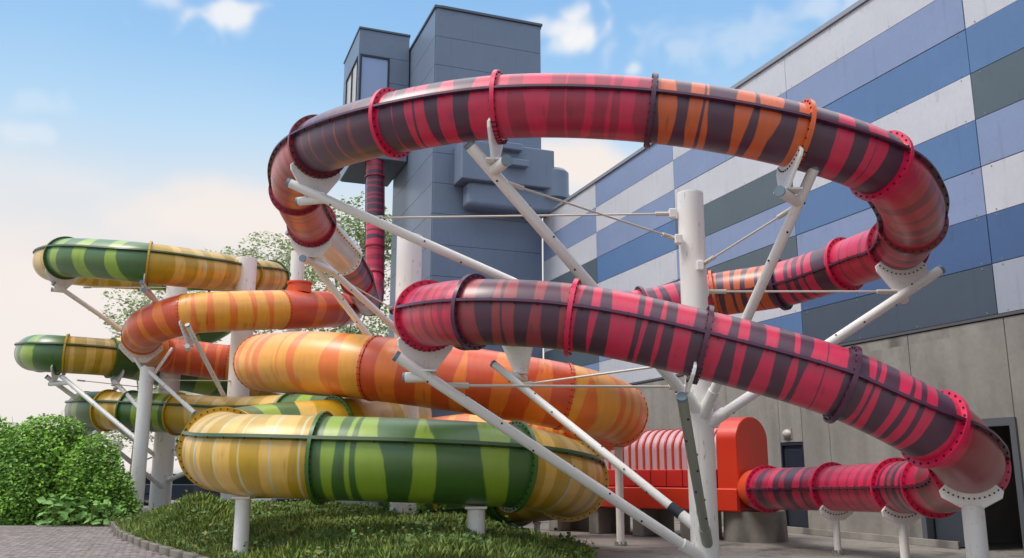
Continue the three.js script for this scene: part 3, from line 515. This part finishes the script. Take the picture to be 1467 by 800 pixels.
// ---------------------------------------------------------------- run-out shed
{
  const ang = Math.atan2(0.69, -0.72);   // local +x runs away along the shed
  const L = [5.37, 0.75, -21.9], ax = new THREE.Vector3(-0.722, 0, -0.692), bz = new THREE.Vector3(0.692, 0, -0.722);
  const s = thing('run_out_shed', 'red run-out shed with a ribbed white barrel roof on concrete piers', 'shed', [L[0] + bz.x * 0.77, 0, L[2] + bz.z * 0.77], Math.atan2(0.692, -0.722));
  // local x: along the shed (away), z: towards the viewer's left side
  const redM = new THREE.MeshPhysicalMaterial({ color: srgb(204, 48, 20), roughness: 0.45, clearcoat: 0.4, clearcoatRoughness: 0.25 });
  const redD = new THREE.MeshPhysicalMaterial({ color: srgb(190, 34, 28), roughness: 0.5, clearcoat: 0.3 });
  const whiteP = new THREE.MeshPhysicalMaterial({ color: srgb(204, 174, 182), roughness: 0.35, transmission: 0.2, thickness: 0 });
  const w = 1.54, len = 6.6, y0 = 0.72, y1 = 1.68, yt = [5.9, 2.93, -22.2][1];
  const arch = (hw, yb, ytop, r, depth, bevel = true) => { const sh = new THREE.Shape(); sh.moveTo(-hw, yb); sh.lineTo(hw, yb); sh.lineTo(hw, ytop - r); sh.absellipse(0, ytop - r, hw, r, 0, Math.PI); sh.lineTo(-hw, yb); return new THREE.ExtrudeGeometry(sh, { depth, bevelEnabled: bevel, bevelSize: 0.03, bevelThickness: 0.03, bevelSegments: 3, curveSegments: 24 }); };
  part('end_block', arch(w / 2 - 0.03, y0, yt, 0.55, 0.5).rotateY(Math.PI / 2).translate(0.03, 0, 0), redM, s);
  part('skirt', rbox(len, y1 - y0 - 0.42, w + 0.1, 0.04, len / 2 + 0.02, y0 + (y1 - y0 - 0.42) / 2 - 0.02, 0), redM, s);
  for (let k = 0; k < 12; k++) part('side_panel', rbox(0.46, 0.42, w - 0.04, 0.02, 0.85 + k * 0.48, y1 - 0.21, 0), redD, s);
  const ytv = yt - 0.2;
  part('roof_vault', arch(w / 2 - 0.12, y1 + 0.03, ytv - 0.05, 0.5, len - 0.7).rotateY(Math.PI / 2).translate(0.62, 0, 0), whiteP, s);
  for (let k = 0; k < 26; k++) part('roof_rib', arch(w / 2 - 0.06, y1 + 0.02, ytv, 0.5, 0.05, false).rotateY(Math.PI / 2).translate(0.72 + k * 0.225, 0, 0), redM, s);
  for (let k = 0; k < 4; k++) part('pier', planarUV(rbox(0.34, y0 - 0.04, w - 0.1, 0.03, 1.55 + k * 1.45, (y0 - 0.04) / 2, 0)), M.concrete, s);
  part('footing', planarUV(new THREE.CylinderGeometry(0.72, 0.74, 0.7, 40, 1).scale(1, 1, 1.1).translate(0.1, 0.35, 0.1)), M.concrete, s);
}

// ---------------------------------------------------------------- planted bank, kerb and block paving
let weedPlan = [];
const kerbLine = [[-9.2, -40], [-13.48, 0, -30.83], [-11.74, 0, -27.49], [-9.95, 0, -23.77], [-8.33, 0, -20.96], [-6.82, 0, -18.59], [-5.22, 0, -16.25], [-3.25, 0, -13.21], [-0.83, 0, -10.03]].map(p => new THREE.Vector2(p[0], p[p.length - 1]));
const kerbCurve = new THREE.CatmullRomCurve3(kerbLine.map(p => new THREE.Vector3(p.x, 0, p.y)), false, 'centripetal');
const bankPoly = [...kerbCurve.getSpacedPoints(60).filter(p => p.z > -30).map(p => [p.x, p.z]), [1.0, -9.5], [1.57, 0, -18.15], [-0.59, 0, -23.53], [-2.36, 0, -27.82], [-3.9, 0, -30.02], [-7.89, 0, -33.56], [-12.19, 0, -37.44]].map(p => [p[0], p[p.length - 1]]);
const inside = (x, z) => { let c = false; for (let i = 0, j = bankPoly.length - 1; i < bankPoly.length; j = i++) { const [xi, zi] = bankPoly[i], [xj, zj] = bankPoly[j]; if ((zi > z) !== (zj > z) && x < (xj - xi) * (z - zi) / (zj - zi) + xi) c = !c; } return c; };
const edgeDist = (x, z) => { let m = 1e9; for (let i = 0, j = bankPoly.length - 1; i < bankPoly.length; j = i++) { const [ax, az] = bankPoly[i], [bx, bz] = bankPoly[j], dx = bx - ax, dz = bz - az, t = clamp(((x - ax) * dx + (z - az) * dz) / (dx * dx + dz * dz + 1e-9)); m = Math.min(m, Math.hypot(x - ax - t * dx, z - az - t * dz)); } return m; };
const bankH = (x, z) => { const e = inside(x, z) ? edgeDist(x, z) : 0, s = sm(0, 1.4, e); return 0.02 + s * (0.16 + 0.30 * sm(0, 3, e) + 0.85 * Math.exp(-(((x + 8.0) / 1.0) ** 2) - ((z + 20.8) / 2.8) ** 2) + 0.3 * (fbm(x * 0.9, z * 0.9, 3.3, 4) - 0.5)); };
{
  const xs = bankPoly.map(p => p[0]), zs = bankPoly.map(p => p[1]), x0 = Math.min(...xs), x1 = Math.max(...xs), z0 = Math.min(...zs), z1 = Math.max(...zs), st = 0.2;
  const nx = Math.ceil((x1 - x0) / st), nz = Math.ceil((z1 - z0) / st), P = [], idx = [];
  for (let j = 0; j <= nz; j++) for (let i = 0; i <= nx; i++) { const x = x0 + i * st, z = z0 + j * st; P.push(x, inside(x, z) ? bankH(x, z) : -0.05, z); if (i && j) { const a = (j - 1) * (nx + 1) + i - 1; idx.push(a, a + nx + 1, a + 1, a + 1, a + nx + 1, a + nx + 2); } }
  const g = new THREE.BufferGeometry(); g.setAttribute('position', new THREE.Float32BufferAttribute(P, 3)); g.setIndex(idx); g.computeVertexNormals(); planarUV(g);
  structure('planted_bank', g, std(srgb(52, 58, 30), 1));
  // grassy ground cover
  const blade = (() => { const P = [], N = []; for (let k = 0; k < 6; k++) { const a = k * 1.05 + 0.3, c = Math.cos(a), s = Math.sin(a), w = 0.013, h = 0.16 + 0.09 * ((k * 7) % 5) / 5, l = 0.10, b = [c * 0.02, 0, s * 0.02], m = [c * (0.02 + l * 0.45), h * 0.65, s * (0.02 + l * 0.45)], t = [c * (0.02 + l), h, s * (0.02 + l)], q = [-s * w, 0, c * w];
    P.push(b[0] - q[0], 0, b[2] - q[2], b[0] + q[0], 0, b[2] + q[2], m[0] + q[0], m[1], m[2] + q[2], b[0] - q[0], 0, b[2] - q[2], m[0] + q[0], m[1], m[2] + q[2], m[0] - q[0], m[1], m[2] - q[2], m[0] - q[0], m[1], m[2] - q[2], m[0] + q[0], m[1], m[2] + q[2], ...t); }
    const g = new THREE.BufferGeometry(); g.setAttribute('position', new THREE.Float32BufferAttribute(P, 3)); g.computeVertexNormals(); g.setAttribute('uv', new THREE.Float32BufferAttribute(new Float32Array(P.length / 3 * 2), 2)); return g; })();
  const spots = []; let guard = 0;
  while (spots.length < 70000 && guard++ < 400000) { const x = rr(x0, x1), z = rr(Math.max(z0, -29), Math.min(z1, -13)); if (inside(x, z) && edgeDist(x, z) > 0.08) spots.push([x, z]); }
  const im = new THREE.InstancedMesh(blade, new THREE.MeshStandardMaterial({ color: 0xffffff, roughness: 0.85, side: THREE.DoubleSide }), spots.length), m4 = new THREE.Matrix4(), q = new THREE.Quaternion(), e = new THREE.Euler(), c = new THREE.Color();
  spots.forEach(([x, z], i) => { const k = fbm(x * 0.8, z * 0.8, 9.1, 3), s = rr(0.5, 1.35) * (0.55 + 0.9 * k); e.set(rr(-0.3, 0.3), rr(0, 6.28), rr(-0.3, 0.3)); m4.compose(new THREE.Vector3(x, bankH(x, z) - 0.01, z), q.setFromEuler(e), new THREE.Vector3(s, s, s)); im.setMatrixAt(i, m4); const v = rr(0.7, 1.25), dry = rnd() < 0.06 ? 1 : 0; c.setRGB((0.13 + 0.07 * k + 0.14 * dry) * v, (0.19 + 0.08 * k + 0.08 * dry) * v, (0.045 + 0.03 * dry) * v); im.setColorAt(i, c); });
  im.name = 'ground_cover'; im.userData = { label: 'rough grassy ground cover on the bank under the slides', category: 'grass', kind: 'stuff' }; scene.add(im);
  const weedList = []; guard = 0;
  while (weedList.length < 9000 && guard++ < 200000) { const x = rr(x0, x1), z = rr(Math.max(z0, -28), Math.min(z1, -13.5)); if (!inside(x, z) || fbm(x * 1.4, z * 1.4, 17.3, 3) < 0.5) continue; const h = rr(0.05, 0.3) * fbm(x * 2.1, z * 2.1, 4.4, 2) * 2; weedList.push([x, bankH(x, z) + h, z, rr(0.04, 0.12)]); }
  weedPlan = weedList;
  // kerb stones
  const kerb = new THREE.Group(); kerb.name = 'kerb'; kerb.userData.kind = 'structure'; scene.add(kerb);
  const kerbM = std(srgb(232, 230, 224), 0.9, 0, { map: texPave, bumpMap: texBump, bumpScale: 0.004 }); const L = kerbCurve.getLength(), n = Math.floor(L / 0.9); const kg = [0, 1, 2].map(() => planarUV(rbox(0.897, 0.26, 0.16, 0.012)));
  for (let k = 0; k < n; k++) { const p = kerbCurve.getPointAt((k + 0.5) / n), t = kerbCurve.getTangentAt((k + 0.5) / n); if (p.z > -12 || p.z < -34) continue; part('kerb_stone', kg[k % 3], kerbM, kerb, [p.x, 0.035 + rr(-0.008, 0.008), p.z], [0, Math.atan2(-t.z, t.x), 0]); }
  // block paving to the left of the kerb
  const lot = new THREE.Group(); lot.name = 'block_paving'; lot.userData.kind = 'structure'; scene.add(lot);
  const tones = [[128, 120, 118], [116, 108, 106], [138, 128, 124], [122, 116, 118], [134, 120, 114]].map(t => std(srgb(...t), 0.9, 0, { bumpMap: texBump, bumpScale: 0.004 }));
  const bg = new THREE.BoxGeometry(0.194, 0.03, 0.094), cand = [];
  const leftOfKerb = (x, z) => { let best = 1e9, side = 0; for (let k = 0; k <= 80; k++) { const p = kerbPts[k], d = (p.x - x) ** 2 + (p.z - z) ** 2; if (d < best) { best = d; const t = kerbTan[k]; side = t.x * (z - p.z) - t.z * (x - p.x); } } return [side, Math.sqrt(best)]; };
  const kerbPts = [], kerbTan = []; for (let k = 0; k <= 80; k++) { kerbPts.push(kerbCurve.getPointAt(k / 80)); kerbTan.push(kerbCurve.getTangentAt(k / 80)); }
  const rot = 0.42, cr = Math.cos(rot), sr = Math.sin(rot);
  for (let i = -110; i < 110; i++) for (let j = -220; j < 220; j++) {      // running bond, laid at an angle
    const u = i * 0.2 + (j & 1 ? 0.1 : 0), v = j * 0.1, x = -11 + u * cr - v * sr, z = -21 + u * sr + v * cr;
    if (z > -14.5 || z < -27.5 || x < z * 0.62 - 1.2 || x > -3) continue;
    const [s, d] = leftOfKerb(x, z); if (s < 0 || d < 0.16) continue; cand.push([x, z]);
  }
  cand.sort((a, b) => (a[0] ** 2 + a[1] ** 2) - (b[0] ** 2 + b[1] ** 2));
  const inView = ([x, z]) => Math.abs(x / z) < 0.575 && z < -15.5;
  const near = cand.filter(inView).slice(0, 300), nearSet = new Set(near);
  for (const [x, z] of near) part('paving_block', bg, tones[Math.floor(rnd() * 5)], lot, [x, 0.012 + rr(-0.003, 0.003), z], [rr(-0.01, 0.01), -rot, rr(-0.01, 0.01)]);
  const rest = [[], [], []]; for (const p of cand) if (!nearSet.has(p)) rest[Math.floor(rnd() * 3)].push(bg.clone().rotateY(-rot).translate(p[0], 0.012 + rr(-0.003, 0.003), p[1]));
  rest.forEach((r, i) => r.length && stuff(part('paving_blocks', merge(r), tones[i], lot)));
}

// ---------------------------------------------------------------- hedge and trees
const leafGeo = (() => { const P = [0, 0, 0, 0.36, 0.10, 0.42, 0, 0.02, 1, 0, 0, 0, 0, 0.02, 1, -0.36, 0.10, 0.42]; const g = new THREE.BufferGeometry(); g.setAttribute('position', new THREE.Float32BufferAttribute(P, 3)); g.computeVertexNormals(); g.setAttribute('uv', new THREE.Float32BufferAttribute(new Float32Array(12), 2)); return g; })();
const leafMat = new THREE.MeshPhysicalMaterial({ color: 0xffffff, vertexColors: true, roughness: 0.75, side: THREE.DoubleSide, transmission: 0.12, thickness: 0 });
function leaves(list, parent, name, colorFn) {   // list of [x, y, z, size, outward normal]
  const n = list.length, P = new Float32Array(n * 18), N = new Float32Array(n * 18), C = new Float32Array(n * 18), lp = leafGeo.attributes.position, ln = leafGeo.attributes.normal, q = new THREE.Quaternion(), e = new THREE.Euler(), c = new THREE.Color(), v = new THREE.Vector3();
  list.forEach(([x, y, z, s], i) => {
    e.set(rr(-0.9, 0.9) + 0.3, rr(0, 6.28), rr(-0.9, 0.9)); q.setFromEuler(e); colorFn(c, x, y, z);
    for (let k = 0; k < 6; k++) { const o = i * 18 + k * 3; v.fromBufferAttribute(lp, k).multiplyScalar(s).applyQuaternion(q); P[o] = x + v.x; P[o + 1] = y + v.y; P[o + 2] = z + v.z; v.fromBufferAttribute(ln, k).applyQuaternion(q); N[o] = v.x; N[o + 1] = v.y; N[o + 2] = v.z; C[o] = c.r; C[o + 1] = c.g; C[o + 2] = c.b; }
  });
  const g = new THREE.BufferGeometry(); g.setAttribute('position', new THREE.BufferAttribute(P, 3)); g.setAttribute('normal', new THREE.BufferAttribute(N, 3)); g.setAttribute('color', new THREE.BufferAttribute(C, 3)); g.setAttribute('uv', new THREE.BufferAttribute(new Float32Array(n * 12), 2));
  return part(name, g, leafMat, parent);
}
{
  const base = [-14.38, 0, -28.52], hedge = thing('hedge', 'tall bright green broadleaf hedge beside the block paving', 'hedge', [base[0], 0, base[2]]);
  // lumps: centre and radii (local)
  const lump = [[-4.2, 1.3, -1.8, 3.2, 2.1, 1.8], [-1.1, 1.2, -1.7, 1.5, 2.2, 1.6], [-0.5, 1.7, -2.0, 0.8, 1.75, 1.2], [0.55, 0.9, -1.6, 1.1, 1.85, 1.4], [1.2, 0.5, -1.4, 0.9, 1.35, 1.2], [1.8, 0.2, -1.3, 0.6, 0.75, 1.0]];
  const depth = (x, y, z) => { let m = 9; for (const [a, b, c, r, s, t] of lump) m = Math.min(m, Math.sqrt(((x - a) / r) ** 2 + ((y - b) / s) ** 2 + ((z - c) / t) ** 2) - 1); return m; };
  const list = []; let g = 0;
  while (list.length < 42000 && g++ < 900000) { const x = rr(-7, 4), y = rr(0, 4), z = rr(-4, 0.6), d = depth(x, y, z) + 0.34 * (fbm(x * 1.7, y * 1.7, z * 1.7, 3) - 0.5); if (d < 0.03 && d > -0.24) list.push([x, y, z, rr(0.06, 0.16)]); }
  leaves(list, hedge, 'foliage', (c, x, y, z) => { const k = fbm(x * 1.3, y * 1.3, z * 1.3 + 5, 3), v = rr(0.65, 1.25); const y0 = rnd() < 0.12 ? 1.35 : 1; c.setRGB((0.11 + 0.17 * k) * v * y0, (0.27 + 0.24 * k) * v * y0, 0.045 * v); });
  const cores = lump.map(([a, b, c, r, s, t]) => new THREE.IcosahedronGeometry(1, 3).scale(r * 0.78, s * 0.78, t * 0.78).translate(a, b, c));
  part('branches', merge(cores), std(srgb(62, 90, 32), 1), hedge);
  const shoots = []; for (let k = 0; k < 90; k++) { const l = lump[Math.floor(rnd() * lump.length)], a = rr(-0.9, 0.9), x = l[0] + a * l[3] * 0.8, y = l[1] + l[4] * Math.sqrt(1 - a * a * 0.64) * 0.92, z = l[2] + rr(-0.2, 0.7) * l[5]; shoots.push(rod([x, y - 0.25, z], [x + rr(-0.12, 0.12), y + rr(0.08, 0.3), z + rr(-0.1, 0.1)], 0.008, 5, 0.004)); }
  part('shoots', merge(shoots), std(srgb(104, 120, 56), 0.9), hedge);
  const big = []; for (let k = 0; k < 150; k++) big.push([rr(0, 2.5), rr(0.1, 0.85), rr(-0.4, 0.5), rr(0.2, 0.36)]);
  const plant = thing('broadleaf_plants', 'low plants with big lobed leaves at the foot of the hedge', 'plants', [base[0], 0, base[2]]);
  leaves(big.map(p => { p[1] *= clamp(1.3 - p[0] * 0.25, 0.3, 1); return p; }), plant, 'large_leaves', c => { const v = rr(0.8, 1.3); c.setRGB(0.16 * v, 0.33 * v, 0.07 * v); });
  const stems = []; for (let k = 0; k < 50; k++) { const b = big[k * 3]; stems.push(rod([b[0], 0, b[2] - 0.1], [b[0], b[1], b[2]], 0.012, 6)); } part('stems', merge(stems), std(srgb(96, 120, 52), 0.9), plant);
}
{
  const w = leaves(weedPlan, scene, numbered('weeds'), c => { const v = rr(0.6, 1.3), d = rnd() < 0.1 ? 1 : 0; c.setRGB((0.10 + 0.18 * d) * v, (0.19 + 0.06 * d) * v, 0.04 * v); });
  w.userData = { label: 'leafy weeds scattered through the grass of the bank', category: 'weeds', kind: 'stuff' };
}
function tree(label, pos, h, blobs, n, tone) {
  const t = thing('tree', label, 'tree', pos, 0, 'pale trees behind the slides');
  const limbs = [rod([0, 0, 0], [0.1, h * 0.55, 0], 0.2, 10, 0.1)];
  for (const [x, y, z, r] of blobs) { limbs.push(rod([0.05, Math.min(h * 0.5, y * 0.6), 0], [x, y, z], 0.06, 7, 0.02)); for (let k = 0; k < 5; k++) limbs.push(rod([x * 0.7, y * 0.85, z * 0.7], [x + rr(-r, r) * 0.8, y + rr(-r, r) * 0.8, z + rr(-r, r) * 0.8], 0.022, 5, 0.008)); }
  part('trunk', merge(limbs), std(srgb(150, 142, 122), 0.95), t);
  const list = []; let g = 0;
  while (list.length < n && g++ < n * 40) { const [x, y, z, r] = blobs[Math.floor(rnd() * blobs.length)], a = rr(-1, 1), b = rr(-1, 1), c = rr(-1, 1); if (a * a + b * b + c * c > 1) continue; const X = x + a * r, Y = y + b * r * 0.8, Z = z + c * r; if (fbm(X * 1.1, Y * 1.1, Z * 1.1, 3) < 0.52) continue; list.push([X, Y, Z, rr(0.14, 0.32)]); }
  leaves(list, t, 'crown', c => { const v = rr(0.7, 1.3); c.setRGB(tone[0] * v, tone[1] * v, tone[2] * v); });
}
{
  const g = (x, d) => { const p = [0, 1.65, -10]; return [(x - 733.5) / 1290 * d * 0.98, 0, -d]; };
  tree('pale loose-leaved tree behind the milky section of red tube', g(490, 56), 15, [[-1.2, 15.6, 0, 2.8], [0.6, 17.2, 0.5, 2.4], [1.6, 13.6, -0.5, 2.8], [-2.6, 12.4, 0, 2.6], [1.6, 10, 0, 2.6], [2.4, 16.2, 0, 2.0], [-1, 9.5, 0, 2.4]], 8500, [0.36, 0.46, 0.22]);
  tree('pale loose-leaved tree glimpsed beyond the topmost yellow turn', g(385, 60), 14, [[-3.6, 15.2, 0, 2.0], [-0.8, 16.0, 0, 2.2], [1.6, 15.4, 0, 2.2], [3.0, 13, 0, 2.2], [-1, 12, 0, 2.2]], 5000, [0.44, 0.50, 0.30]);
  tree('pale loose-leaved tree glimpsed between the levels of the green spiral', g(190, 56), 12, [[-1.0, 11.6, 0, 2.0], [1.6, 12.6, 0, 2.2], [0.2, 9.2, 0, 2.3], [2.6, 10.4, 0, 2.2], [2.2, 5.8, 0, 2.4], [0, 4.6, 0, 2.2], [3.6, 3.4, 0, 1.8]], 7000, [0.42, 0.48, 0.28]);
  tree('young tree whose crown shows low between the white columns', g(310, 58), 7, [[0, 5.2, 0, 2.0], [-1.8, 3.8, 0, 1.6], [2, 3.6, 0, 1.8]], 3500, [0.2, 0.3, 0.12]);
}

// ---------------------------------------------------------------- things in the distance
{
  // parked car glimpsed past the bank
  const car = (label, pos, turn, c1) => {
    const c = thing('parked_car', label, 'car', pos, turn, 'cars parked behind the slides');
    const sh = new THREE.Shape(); sh.moveTo(-2.1, 0.3); sh.lineTo(2.1, 0.3); sh.quadraticCurveTo(2.2, 0.75, 1.95, 0.82); sh.lineTo(1.0, 0.95); sh.lineTo(-1.9, 0.98); sh.quadraticCurveTo(-2.2, 0.9, -2.1, 0.3);
    const paint = new THREE.MeshPhysicalMaterial({ color: c1, roughness: 0.35, clearcoat: 1 });
    part('body', new THREE.ExtrudeGeometry(sh, { depth: 1.6, bevelEnabled: true, bevelSize: 0.05, bevelThickness: 0.06, bevelSegments: 3 }).translate(0, 0, -0.8), paint, c);
    const ch = new THREE.Shape(); ch.moveTo(-1.75, 0.95); ch.lineTo(1.05, 0.95); ch.lineTo(0.35, 1.42); ch.lineTo(-1.35, 1.44); ch.closePath();
    const glass = part('glasshouse', new THREE.ExtrudeGeometry(ch, { depth: 1.4, bevelEnabled: true, bevelSize: 0.04, bevelThickness: 0.05, bevelSegments: 2 }).translate(0, 0, -0.7), new THREE.MeshPhysicalMaterial({ color: srgb(40, 48, 56), roughness: 0.1, clearcoat: 1 }), c);
    part('roof', rbox(1.85, 0.05, 1.42, 0.02, -0.5, 1.49, 0), paint, glass);
    for (const x of [-1.3, 1.35]) for (const z of [-0.78, 0.78]) { const wl = part('wheel', new THREE.TorusGeometry(0.24, 0.09, 10, 24).translate(x, 0.33, z), M.black, c); part('rim', new THREE.CylinderGeometry(0.2, 0.2, 0.14, 20).rotateX(Math.PI / 2).translate(x, 0.33, z), M.galv, wl); }
    for (const z of [-0.62, 0.62]) part('headlight', rbox(0.08, 0.14, 0.3, 0.03, 2.08, 0.68, z), std(srgb(220, 220, 215), 0.2), c);
  };
  car('dark blue car parked behind the planted bank', [-16.6, 0, -46], 0.25, srgb(54, 64, 84));
  car('black car parked beside the dark blue one', [-13.6, 0, -49], 0.2, srgb(30, 32, 36));
  // dark bollard sign by the hedge
  const b = [-19.87, 0, -47.7], s = thing('bollard', 'slim dark bollard between the hedge and the forked column', 'bollard', [b[0], 0, b[2]]);
  part('post', rbox(0.16, 1.5, 0.16, 0.02, 0, 0.75, 0), M.dark, s); part('cap', rbox(0.2, 0.06, 0.2, 0.02, 0, 1.53, 0), M.black, s);
  // navy steel steps under the low slide
  const o = [-7.45, 0.46, -27], p = [-6.82, 0.83, -27], q = [-5.36, 0.83, -27], st = thing('steel_steps', 'navy steel steps and landing behind the low green slide', 'steps', [o[0], 0, o[2]]);
  const Lc = v => [v[0] - o[0], v[1], v[2] - o[2]];
  for (const dz of [0, -1.2]) part('stringer', merge([rod(Lc(o).map((v, i) => i === 2 ? v + dz : v), Lc(p).map((v, i) => i === 2 ? v + dz : v), 0.09, 4), rod(Lc(p).map((v, i) => i === 2 ? v + dz : v), Lc(q).map((v, i) => i === 2 ? v + dz : v), 0.09, 4)]), M.navy, st);
  for (let k = 0; k < 3; k++) part('tread', rbox(0.25, 0.03, 1.2, 0.008, 0.08 + k * 0.24, o[1] + 0.08 + k * 0.15, -0.6), M.navy, st);
  part('landing', rbox(1.6, 0.04, 1.2, 0.008, 1.45, p[1] + 0.1, -0.6), M.navy, st);
  for (const x of [1.1, 2.1]) part('leg', box(0.1, p[1], 0.1, x, p[1] / 2, -0.05), M.navy, st);
  // grey cylindrical tank glimpsed between the slides
  const tk = [-6.08, 3.79, -38], tank = thing('water_tank', 'grey cylindrical tank glimpsed between the orange and green slides', 'tank', [tk[0], 0, tk[2]]);
  part('shell', new THREE.CylinderGeometry(1.3, 1.3, 4.4, 40).translate(0, 2.2, 0), std(srgb(140, 150, 162), 0.5, 0.2), tank);
  part('rim', new THREE.TorusGeometry(1.3, 0.05, 8, 48).rotateX(Math.PI / 2).translate(0, 4.4, 0), M.galv, tank);
  part('lid', new THREE.ConeGeometry(1.32, 0.3, 40).translate(0, 4.56, 0), std(srgb(150, 158, 168), 0.5, 0.2), tank);
  for (const [x, lb] of [[[-3.94, 0.42, -28], 'navy upright pipe standing farther from the broad mast'], [[-3.61, 0.42, -28], 'navy upright pipe standing right beside the broad mast']]) { const pp = thing('pipe_stand', lb, 'pipe', [x[0], 0, x[2]], 0, 'navy pipes behind the low slide'); part('pipe', rod([0, 0, 0], [0, 1.6, 0], 0.1), M.navy, pp); part('flange', rod([0, 0, 0], [0, 0.05, 0], 0.18), M.navy, pp); }
}

scene.traverse(o => { if (o.isMesh) { o.castShadow = true; o.receiveShadow = true; } });
renderer.render(scene, camera);
